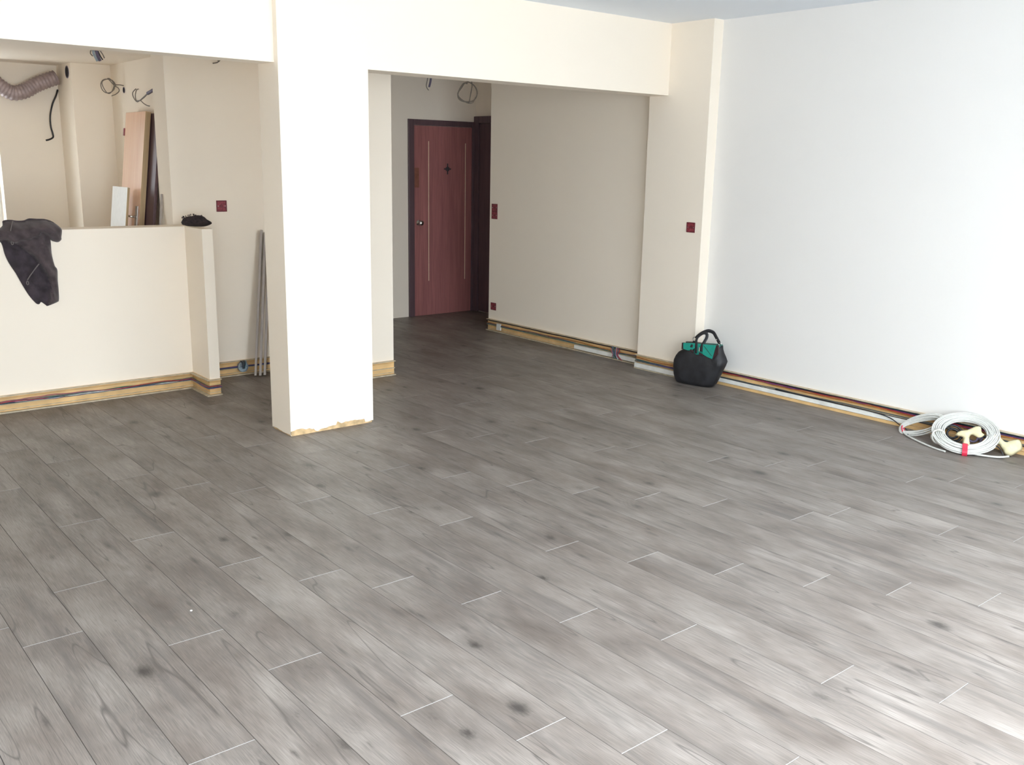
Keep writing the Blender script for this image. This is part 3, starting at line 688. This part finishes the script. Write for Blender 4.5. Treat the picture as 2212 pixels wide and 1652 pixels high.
# black lead along the trunking and lying on the floor
coil_thing('extension_lead', 'thin black lead dropping from the trunking to the white coils', 'cable', 'blackcable',
           [sm([(XR-0.024, 3.9, 0.058), (XR-0.03, 3.4, 0.056), (XR-0.034, 3.15, 0.055), (XR-0.04, 3.02, 0.045), (XR-0.06, 2.93, 0.018), (XR-0.12, 2.84, 0.007), (5.52, 2.80, 0.006)])], 0.0035)
coil_thing('extension_lead', 'thin dark lead looped on the floor beside the cream cloth', 'cable', 'blackcable',
           [sm([(5.555, 2.345, 0.030), (5.545, 2.31, 0.054), (5.54, 2.27, 0.057), (5.535, 2.24, 0.035), (5.53, 2.225, 0.006), (5.505, 2.235, 0.004), (5.485, 2.27, 0.004), (5.49, 2.33, 0.004), (5.52, 2.36, 0.004)])], 0.0035)

# cream crumpled cloths / gloves
def cloth(name, label, outline, org, ax_u, ax_v, th, seed, div=22):
    pts = [Vector((p[0], p[1])) for p in sm([(x, y, 0) for x, y in outline], 5, True)]
    pts = [Vector((p.x, p.y)) for p in pts]; n = len(pts)
    xs = [p.x for p in pts]; ys = [p.y for p in pts]; step = max(max(xs)-min(xs), max(ys)-min(ys))/div
    def inside(p):
        c = False; j = n-1
        for i in range(n):
            a, b = pts[i], pts[j]
            if (a.y > p.y) != (b.y > p.y) and p.x < (b.x-a.x)*(p.y-a.y)/(b.y-a.y)+a.x: c = not c
            j = i
        return c
    def bd(p):
        m = 9
        for i in range(n):
            a, b = pts[i], pts[(i+1) % n]; ab = b-a; t = max(0, min(1, (p-a).dot(ab)/max(1e-12, ab.length_squared))); m = min(m, (a+ab*t-p).length)
        return m
    V = list(pts); x = min(xs)+step/2
    while x < max(xs):
        y = min(ys)+step/2
        while y < max(ys):
            p = Vector((x, y))
            if inside(p) and bd(p) > step*0.55: V.append(p)
            y += step
        x += step
    vv, ee, ff, *_ = delaunay_2d_cdt(V, [(i, (i+1) % n) for i in range(n)], [], 1, 1e-7)
    return vv, ff, bd, inside
def lump(name, label, cat, outline, org, au, av, an, th, seed, mat, group=None, wr=0.35):
    vv, ff, bd, _ = cloth(name, label, outline, org, au, av, th, seed)
    top = []; bot = []
    for p in vv:
        d_ = bd(p); k = math.sqrt(max(0, min(1, d_/(th*1.2))))
        h = th*k*(1 + wr*noise.noise(Vector((p.x*35+seed, p.y*35, seed))) + wr*0.6*noise.noise(Vector((p.x*80+seed, p.y*80, seed))))
        top.append(au*p.x + av*p.y + an*h); bot.append(au*p.x + av*p.y - an*(th*0.3*k))
    n = len(vv); f = [tuple(q) for q in ff] + [tuple(reversed([i+n for i in q])) for q in ff]
    me = mesh(name, top+bot, f, mat, None, True)
    bm = bmesh.new(); bm.from_mesh(me); bmesh.ops.remove_doubles(bm, verts=bm.verts[:], dist=0.0004); bmesh.ops.recalc_face_normals(bm, faces=bm.faces[:]); bm.to_mesh(me); bm.free()
    for q in me.polygons: q.use_smooth = True
    o = obj(name, me, None, org); tag(o, label, cat, group); return o
au = Vector((0.40, -0.915, 0)); av = Vector((0.60, 0.26, 0.755)).normalized(); an = au.cross(av); an = -an if an.dot(Vector((-0.9, -0.4, 0.1))) < 0 else an
lump('cream_cloth', 'crumpled cream cloth lying on the floor right of the white coil', 'cloth',
     [(-0.10, 0.035), (-0.085, 0.075), (-0.05, 0.10), (-0.015, 0.085), (0.015, 0.060), (0.045, 0.075), (0.085, 0.085), (0.105, 0.035), (0.085, 0.005), (0.05, -0.025), (0.02, -0.020), (0.0, 0.010), (-0.02, 0.035), (-0.055, 0.045)],
     (5.585, 2.262, 0.026), au, av, an, 0.020, 3, 'cream', 'cream cloths among the coils')
lump('cream_cloth', 'crumpled cream cloth stuffed through the big white coil', 'cloth',
     [(-0.075, 0.010), (-0.055, 0.040), (-0.015, 0.055), (0.02, 0.080), (0.05, 0.085), (0.06, 0.050), (0.075, 0.035), (0.05, 0.012), (0.01, 0.025), (0.0, 0.0), (0.005, -0.045), (-0.03, -0.040), (-0.035, 0.0)],
     (5.475, 2.405, 0.085), au, av, an, 0.018, 11, 'cream', 'cream cloths among the coils')
lump('plaster_flake', 'small cream flake stuck on the white wall above the coils', 'flake', [(-0.035, 0.0), (0.0, 0.008), (0.035, -0.006), (0.03, -0.012), (0.0, 0.0), (-0.03, -0.008)], (XR-0.012, 2.615, 0.128), Vector((0, -1, 0)), Vector((0, 0, 1)), Vector((-1, 0, 0)), 0.006, 5, 'cream')
tag(G().loft(lathe([(0.002, 0.0), (0.005, 0.002), (0.004, 0.004), (0.001, 0.005)], 'z', 8)).build('plaster_crumb', 'whiteboard', None, (1.142, 3.169, 0)), 'tiny white plaster crumb on the floor planks', 'crumb')

# ------------------------------------------------------------------ jacket over the low wall
JK = [(1.356, 1.192), (1.372, 1.2), (1.405, 1.201), (1.439, 1.195), (1.477, 1.196), (1.508, 1.207), (1.555, 1.204), (1.601, 1.201), (1.643, 1.183), (1.672, 1.153), (1.682, 1.131), (1.675, 1.089), (1.673, 1.072), (1.652, 1.058), (1.621, 1.066), (1.61, 1.073), (1.61, 1.049), (1.61, 0.982), (1.62, 0.914), (1.634, 0.883), (1.631, 0.815), (1.631, 0.75), (1.628, 0.694), (1.617, 0.678), (1.559, 0.658), (1.547, 0.664), (1.522, 0.685), (1.509, 0.673), (1.49, 0.681), (1.452, 0.737), (1.416, 0.816), (1.391, 0.876), (1.359, 0.94), (1.341, 0.994), (1.329, 1.06), (1.30, 1.090), (1.25, 1.11), (1.20, 1.12), (1.16, 1.15), (1.20, 1.17), (1.26, 1.165), (1.323, 1.152), (1.337, 1.155), (1.352, 1.170)]
FLAP = [(1.375, 1.075), (1.404, 1.062), (1.45, 1.018), (1.504, 0.978), (1.531, 0.927), (1.564, 0.861), (1.583, 0.796), (1.572, 0.72), (1.56, 0.64)]
FLAP2 = [(1.40, 1.07), (1.46, 1.085), (1.52, 1.10), (1.56, 1.13), (1.60, 1.10), (1.615, 1.065)]
JX, JZ = 1.50, Z1
vv, ff, bd, _ = cloth('jacket', '', [(x-JX, z-JZ) for x, z in JK], None, None, None, 0, 0, 58)
def poly_signed(p, poly):
    best = 9; sg = 0
    for a, b in zip(poly, poly[1:]):
        a = Vector((a[0]-JX, a[1]-JZ)); b = Vector((b[0]-JX, b[1]-JZ)); ab = b-a; t = max(0, min(1, (p-a).dot(ab)/ab.length_squared)); q = a+ab*t
        dd = (p-q).length
        if dd < best: best = dd; sg = 1 if ab.x*(p.y-a.y)-ab.y*(p.x-a.x) > 0 else -1
    return best*sg
front = []; backv = []
for p in vv:
    d_ = bd(p); k = math.sqrt(max(0, min(1, d_/0.05)))
    h = 0.030*k
    sd = poly_signed(p, FLAP); h += 0.020*k*max(-1, min(1, sd/0.007)) if p.y < -0.05 else 0.020*k
    s2_ = poly_signed(p, FLAP2); h += 0.016*k*max(-1, min(1, s2_/0.006))*(1 if p.y > -0.09 else 0)
    h += k*(0.010*noise.noise(Vector((p.x*14, p.y*9, 2))) + 0.009*math.sin((p.x*1.0+p.y*0.55)*75 + 2*noise.noise(Vector((p.x*6, p.y*6, 5)))) + 0.005*noise.noise(Vector((p.x*40, p.y*30, 7))))
    h = max(h, 0.002)
    up_ = max(0.0, min(1.0, (p.y+0.005)/0.06))
    front.append(Vector((p.x, -h - 0.004 + 0.055*up_*up_, p.y)))
    backv.append(Vector((p.x, (0.03 + 0.13*k if p.y > 0.0 else -0.003), max(p.y, -9) if p.y <= 0 else max(0.003, p.y*(1-0.25*k)))))
n = len(vv)
me = mesh('jacket', front+backv, [tuple(q) for q in ff] + [tuple(reversed([i+n for i in q])) for q in ff], 'jacket', None, True)
bm = bmesh.new(); bm.from_mesh(me); nb = len([1 for p in vv if bd(p) < 1e-5])
bnd = {}
for q in ff:
    for a, b in zip(q, list(q[1:])+[q[0]]): bnd[(a, b)] = bnd.get((a, b), 0)+1
bm.verts.ensure_lookup_table()
for (a, b) in list(bnd):
    if (b, a) not in bnd:
        try: bm.faces.new([bm.verts[b], bm.verts[a], bm.verts[a+n], bm.verts[b+n]])
        except ValueError: pass
bmesh.ops.recalc_face_normals(bm, faces=bm.faces[:]); bm.to_mesh(me); bm.free()
me.materials.append(M['jacket_out'])
for q in me.polygons:
    q.use_smooth = True
    c = Vector((q.center.x, q.center.z))
    if q.center.y < 0.06 and (c.y > -0.05 or poly_signed(c, FLAP) > 0): q.material_index = 1
jk = obj('jacket', me, None, (JX, Y1, JZ)); tag(jk, 'dark plum hooded jacket hanging over the low bar wall', 'jacket')
def jpt(x, z, out=0.05): return Vector((x-JX, -out, z-JZ))
G().tube(sm([jpt(1.407, 1.195, 0.0), jpt(1.39, 1.177, 0.035), jpt(1.377, 1.14, 0.052), jpt(1.378, 1.108, 0.055), jpt(1.38, 1.083, 0.055)]), 0.0035, 6).build('zipper', 'zip', jk, smooth=True)
G().tube(sm([jpt(1.519, 0.932, 0.052), jpt(1.485, 0.891, 0.050), jpt(1.458, 0.855, 0.048), jpt(1.445, 0.835, 0.048)]), 0.0035, 6).build('zipper', 'zip', jk, smooth=True)
for x, z in ((1.377, 1.068), (1.441, 0.818)):
    G().tube([jpt(x+0.006*math.cos(t), z+0.012*math.sin(t), 0.060) for t in [2*math.pi*k/10 for k in range(10)]], 0.0026, 6, closed=True).build('zip_pull', 'zip', jk, smooth=True)

# knitted glove on the end of the low wall
gl = lump('knit_glove', 'crumpled dark knitted glove on top of the low wall end', 'glove',
     [(-0.095, 0.02), (-0.085, 0.055), (-0.06, 0.068), (-0.03, 0.072), (0.0, 0.078), (0.03, 0.076), (0.055, 0.066), (0.07, 0.05), (0.098, 0.032), (0.096, 0.018), (0.06, 0.004), (0.02, 0.001), (-0.03, 0.003), (-0.07, 0.008)],
     (2.518, 6.43, Z1+0.002), Vector((0.93, -0.36, 0)).normalized(), Vector((0, 0, 1)), Vector((-0.36, -0.93, 0)).normalized(), 0.045, 21, 'knit')
g = G()
for k in range(26):
    u = random.random(); x = -0.09+0.15*u; z = 0.058+0.018*math.sin(u*3.1) + random.uniform(-0.004, 0.004)
    if k < 8: x = -0.09+random.uniform(-0.004, 0.02); z = random.uniform(0.02, 0.065)
    c = Vector((0.93*x, -0.36*x, z)) + Vector((-0.01, -0.025, 0))*random.random()
    q = [c, c+Vector((random.uniform(-.008, .004), random.uniform(-.006, .006), 0.010)), c+Vector((random.uniform(-.01, .004), 0, 0.004))]
    g.tube(sm(q, 3), 0.0018, 5)
ly = g.build('loose_yarn', 'knit', gl); ly['kind'] = 'stuff'

# ------------------------------------------------------------------ grey strips leaning behind the column
def strip(foot, top, w, t, label, mat='greystrip'):
    foot = Vector(foot); top = Vector(top); ax = top-foot; L = ax.length; az = ax.normalized()
    axx = Vector((w[0], w[1], 0)).normalized(); axx = (axx-az*axx.dot(az)).normalized(); ayy = az.cross(axx)
    g = G().bbox(-w[2]/2, w[2]/2, -t/2, t/2, 0, L, 0.0015)
    o = g.build('skirting_strip', mat, None)
    o.matrix_world = Matrix(((axx.x, ayy.x, az.x, foot.x), (axx.y, ayy.y, az.y, foot.y), (axx.z, ayy.z, az.z, foot.z), (0, 0, 0, 1)))
    return tag(o, label, 'skirting strip', 'grey strips leaning behind the column')
SW = (0.45, 0.89, 0.055)
strip((2.985, 6.625, 0.004), (3.118, 6.705, 1.08), SW, 0.017, 'grey skirting strip leaning behind the column, leftmost and longest')
strip((3.012, 6.600, 0.004), (3.146, 6.702, 1.06), SW, 0.018, 'grey skirting strip leaning behind the column, second from left')
strip((3.048, 6.600, 0.004), (3.178, 6.700, 1.03), SW, 0.018, 'grey skirting strip leaning behind the column, third from left')
strip((3.118, 6.625, 0.004), (3.205, 6.700, 1.00), SW, 0.022, 'grey skirting strip standing apart, nearest the column edge')

# ------------------------------------------------------------------ things in the kitchen
def leaning(name, x_floor, yc, w, t, L, ang, label, cat, mats, floor_z=0.0):
    e = thing(name, (x_floor, yc, floor_z), label, cat, 'boards leaning in the kitchen corner', (0, ang, 0))
    body = G().bbox(0, t, -w/2, w/2, 0.0, L, 0.0015).build('panel', mats[0], e)
    return e, body
ANG = math.radians(7.25)
FZ = -0.0120
e, body = leaning('door_leaf', 2.255, 7.443, 0.43, 0.04, 1.945, ANG, 'narrow peach-veneered door leaf leaning against the kitchen wall', 'door leaf', ['peach'], FZ)
G().box(0.001, 0.039, -0.2158, -0.2145, 0.002, 1.943).build('edge_band', 'tanedge', e)
G().box(0.001, 0.039, -0.213, 0.213, 1.9448, 1.9458).build('edge_band', 'tanedge', e)
G().bbox(-0.006, 0.010, 0.212, 0.236, 1.775, 1.830, 0.002).build('hinge', 'redbox', e)
hd = G().tube(sm([(0.0, -0.155, 1.180), (-0.045, -0.155, 1.180), (-0.052, -0.125, 1.182), (-0.050, -0.045, 1.186)]), 0.009, 10).build('lever_handle', 'chrome', e, smooth=True)
G().bbox(-0.006, 0.001, -0.178, -0.132, 1.06, 1.26, 0.002).build('handle_plate', 'steel', e)
e, body = leaning('board', 2.150, 7.372, 0.335, 0.018, 1.40, ANG, 'short white board leaning in front of the peach door leaf', 'board', ['whiteboard'], FZ)
G().box(0.001, 0.017, -0.1682, -0.167, 0.002, 1.398).build('edge_band', 'tanedge', e)
e, body = leaning('board', 2.303, 7.300, 0.44, 0.022, 1.93, ANG, 'dark brown board leaning in shadow behind the peach door leaf', 'board', ['darkwood'], FZ)
e, body = leaning('board', 2.318, 6.915, 0.035, 0.008, 1.36, math.radians(6.2), 'thin grey panel propped against the end of the cream wall', 'board', ['greypanel'], FZ)

# flexible duct, cables and conduit ends
dp = sm([(2.245, 8.50, 2.200), (2.165, 8.50, 2.168), (2.08, 8.50, 2.128), (2.007, 8.50, 2.084), (1.919, 8.50, 2.062), (1.845, 8.50, 2.098), (1.76, 8.50, 2.165), (1.66, 8.52, 2.215), (1.50, 8.53, 2.235), (1.32, 8.53, 2.235)], 14)
g = G(); nD = len(dp); org = dp[0].copy()
g.tube([q-org for q in dp], lambda t: 0.056 + 0.0035*math.sin(t*nD*1.55), 20)
tag(g.build('flexible_duct', 'duct', None, org, True), 'sagging mauve-grey flexible duct under the kitchen ceiling', 'duct')
coil_thing('hanging_cable', 'black cable hanging down the kitchen rear wall below the duct', 'cable', 'blackcable', [sm([(2.274, 8.592, 2.11), (2.250, 8.56, 2.062), (2.218, 8.56, 1.996), (2.193, 8.56, 1.904), (2.190, 8.56, 1.82), (2.200, 8.56, 1.765), (2.200, 8.56, 1.735), (2.17, 8.55, 1.717), (2.141, 8.55, 1.709)])], 0.0068, 8)
def conduit_hole(loc, r, label):
    e = thing('conduit_hole', loc, label, 'hole', 'round conduit openings in the kitchen walls')
    G().loft(lathe([(r, -0.001), (r, 0.003), (r*0.86, 0.003), (r*0.86, -0.001)], 'x'), caps=False).build('sleeve_rim', 'conduit', e)
    G().loft(lathe([(r*0.87, 0.0), (r*0.87, 0.0012)], 'x')).build('opening', 'hole', e)
    return e
conduit_hole((2.28, 8.304, 2.234), 0.048, 'large dark round hole high on the kitchen nib wall right of the duct')
conduit_hole((2.577, 7.898, 2.097), 0.023, 'small dark round hole on the kitchen side wall between two wire bundles')
rngs = []
KU = Vector((0.95, -0.31, 0)); KC = Vector((2.476, 7.95, 2.125))
p1 = [KC + KU*(0.048*math.cos(t)+0.006*math.cos(1.7*t)) + Vector((0, 0.01*math.sin(t*1.3), 0.052*math.sin(t)+0.006*math.sin(2.3*t))) for t in [k*0.25 for k in range(58)]]
p2 = sm([KC + KU*0.045 + Vector((0, 0, 0.0)), KC + KU*0.07 + Vector((0, 0, -0.012)), KC + KU*0.076 + Vector((0, 0, -0.035)), KC + KU*0.05 + Vector((0, 0, -0.060)), KC + KU*0.018 + Vector((0, 0, -0.074))])
p3 = sm([(2.577, 7.90, 2.13), (2.55, 7.91, 2.135), KC + KU*0.05 + Vector((0, 0, 0.01))])
coil_thing('wire_coil', 'thin brown wire coil hanging on the kitchen side wall left of the hole', 'wire coil', 'greycable', [p1 + p2[1:], p3], 0.0036, 6)
e = thing('wire_bundle', (2.577, 7.15, 2.05), 'purple-grey conduit stub with curling wires above the leaning door leaf', 'wires')
def loc_(x, y, z): return Vector((x-2.577, y-7.15, z-2.05))
G().tube([loc_(2.535, 7.05, 2.076), loc_(2.52, 7.12, 2.056), loc_(2.51, 7.185, 2.040)], 0.012, 10).build('conduit_stub', 'conduit', e, smooth=True)
G().tube(sm([loc_(2.577, 7.02, 2.088), loc_(2.555, 7.03, 2.082), loc_(2.535, 7.05, 2.076)]), 0.011, 8).build('conduit_elbow', 'conduit', e, smooth=True)
for pts in ([(2.51, 7.18, 2.042), (2.505, 7.25, 2.02), (2.50, 7.31, 1.998), (2.50, 7.29, 1.985), (2.50, 7.255, 1.972), (2.50, 7.20, 1.958), (2.50, 7.14, 1.95)],
            [(2.51, 7.18, 2.040), (2.505, 7.27, 2.012), (2.50, 7.35, 1.992), (2.50, 7.40, 1.990), (2.50, 7.46, 2.02), (2.50, 7.475, 2.055), (2.51, 7.43, 2.082)],
            [(2.51, 7.18, 2.040), (2.505, 7.28, 2.008), (2.50, 7.37, 1.995), (2.50, 7.415, 2.005), (2.50, 7.42, 2.04), (2.50, 7.385, 2.072), (2.51, 7.37, 2.078)]):
    G().tube(sm([loc_(*p) for p in pts]), 0.0038, 6).build('wire', 'greycable', e, smooth=True)
def hanging(name, anchor, label, paths):
    e = thing(name, anchor, label, 'wires'); A = Vector(anchor)
    for mat, r, pts in paths: G().tube([Vector(p)-A for p in sm(pts)], r, 7).build('wire' if r < 0.008 else 'conduit_stub', mat, e, smooth=True)
    return e
hanging('wire_bundle', (2.17, 7.15, ZK), 'tuft of dark wires hanging from the kitchen ceiling', [
    ('conduit', 0.011, [(2.165, 7.15, 2.302), (2.172, 7.15, 2.27), (2.182, 7.14, 2.235)]),
    ('w_sky', 0.009, [(2.145, 7.15, 2.302), (2.148, 7.15, 2.275), (2.165, 7.14, 2.232)]),
    ('greycable', 0.004, [(2.13, 7.15, 2.302), (2.125, 7.15, 2.28), (2.135, 7.14, 2.262)]),
    ('greycable', 0.004, [(2.19, 7.15, 2.302), (2.205, 7.15, 2.28), (2.212, 7.14, 2.255)]),
    ('blackcable', 0.004, [(2.175, 7.15, 2.302), (2.19, 7.15, 2.265), (2.20, 7.14, 2.243)])])
hanging('wire_bundle', (2.86, Y2-0.02, ZK), 'short brown wire ends poking out above the cream wall', [
    ('greycable', 0.004, [(2.88, Y2-0.02, 2.302), (2.862, Y2-0.03, 2.268), (2.835, Y2-0.04, 2.246), (2.80, Y2-0.045, 2.237)]),
    ('greycable', 0.003, [(2.85, Y2-0.02, 2.302), (2.845, Y2-0.03, 2.262), (2.842, Y2-0.04, 2.250)])])
hanging('wire_bundle', (4.99, 7.2, ZC), 'short wire loop hanging from the hallway ceiling above the red door', [
    ('conduit', 0.009, [(5.00, 7.2, ZC), (4.998, 7.2, 2.45), (4.99, 7.2, 2.30), (4.972, 7.2, 2.235)]),
    ('greycable', 0.004, [(4.985, 7.2, ZC), (4.975, 7.2, 2.42), (4.955, 7.2, 2.30), (4.942, 7.2, 2.245), (4.955, 7.2, 2.218), (4.968, 7.2, 2.208)])])
ring = [(5.397+0.105*math.cos(t)+0.01*math.sin(3*t), 7.2+0.01*math.sin(2*t), 2.212+0.085*math.sin(t)+0.008*math.cos(2.5*t)) for t in [math.pi/2+k*0.3 for k in range(36)]]
hanging('wire_bundle', (5.40, 7.2, ZC), 'round coil of wire hanging from the hallway ceiling beside the door top', [
    ('greycable', 0.0055, [(5.40, 7.2, ZC), (5.395, 7.2, 2.45), (5.40, 7.2, 2.33)] + ring),
    ('greycable', 0.0045, [(5.41, 7.19, ZC), (5.415, 7.19, 2.40), (5.435, 7.19, 2.29), (5.43, 7.19, 2.24), (5.41, 7.19, 2.15), (5.405, 7.19, 2.115)])])
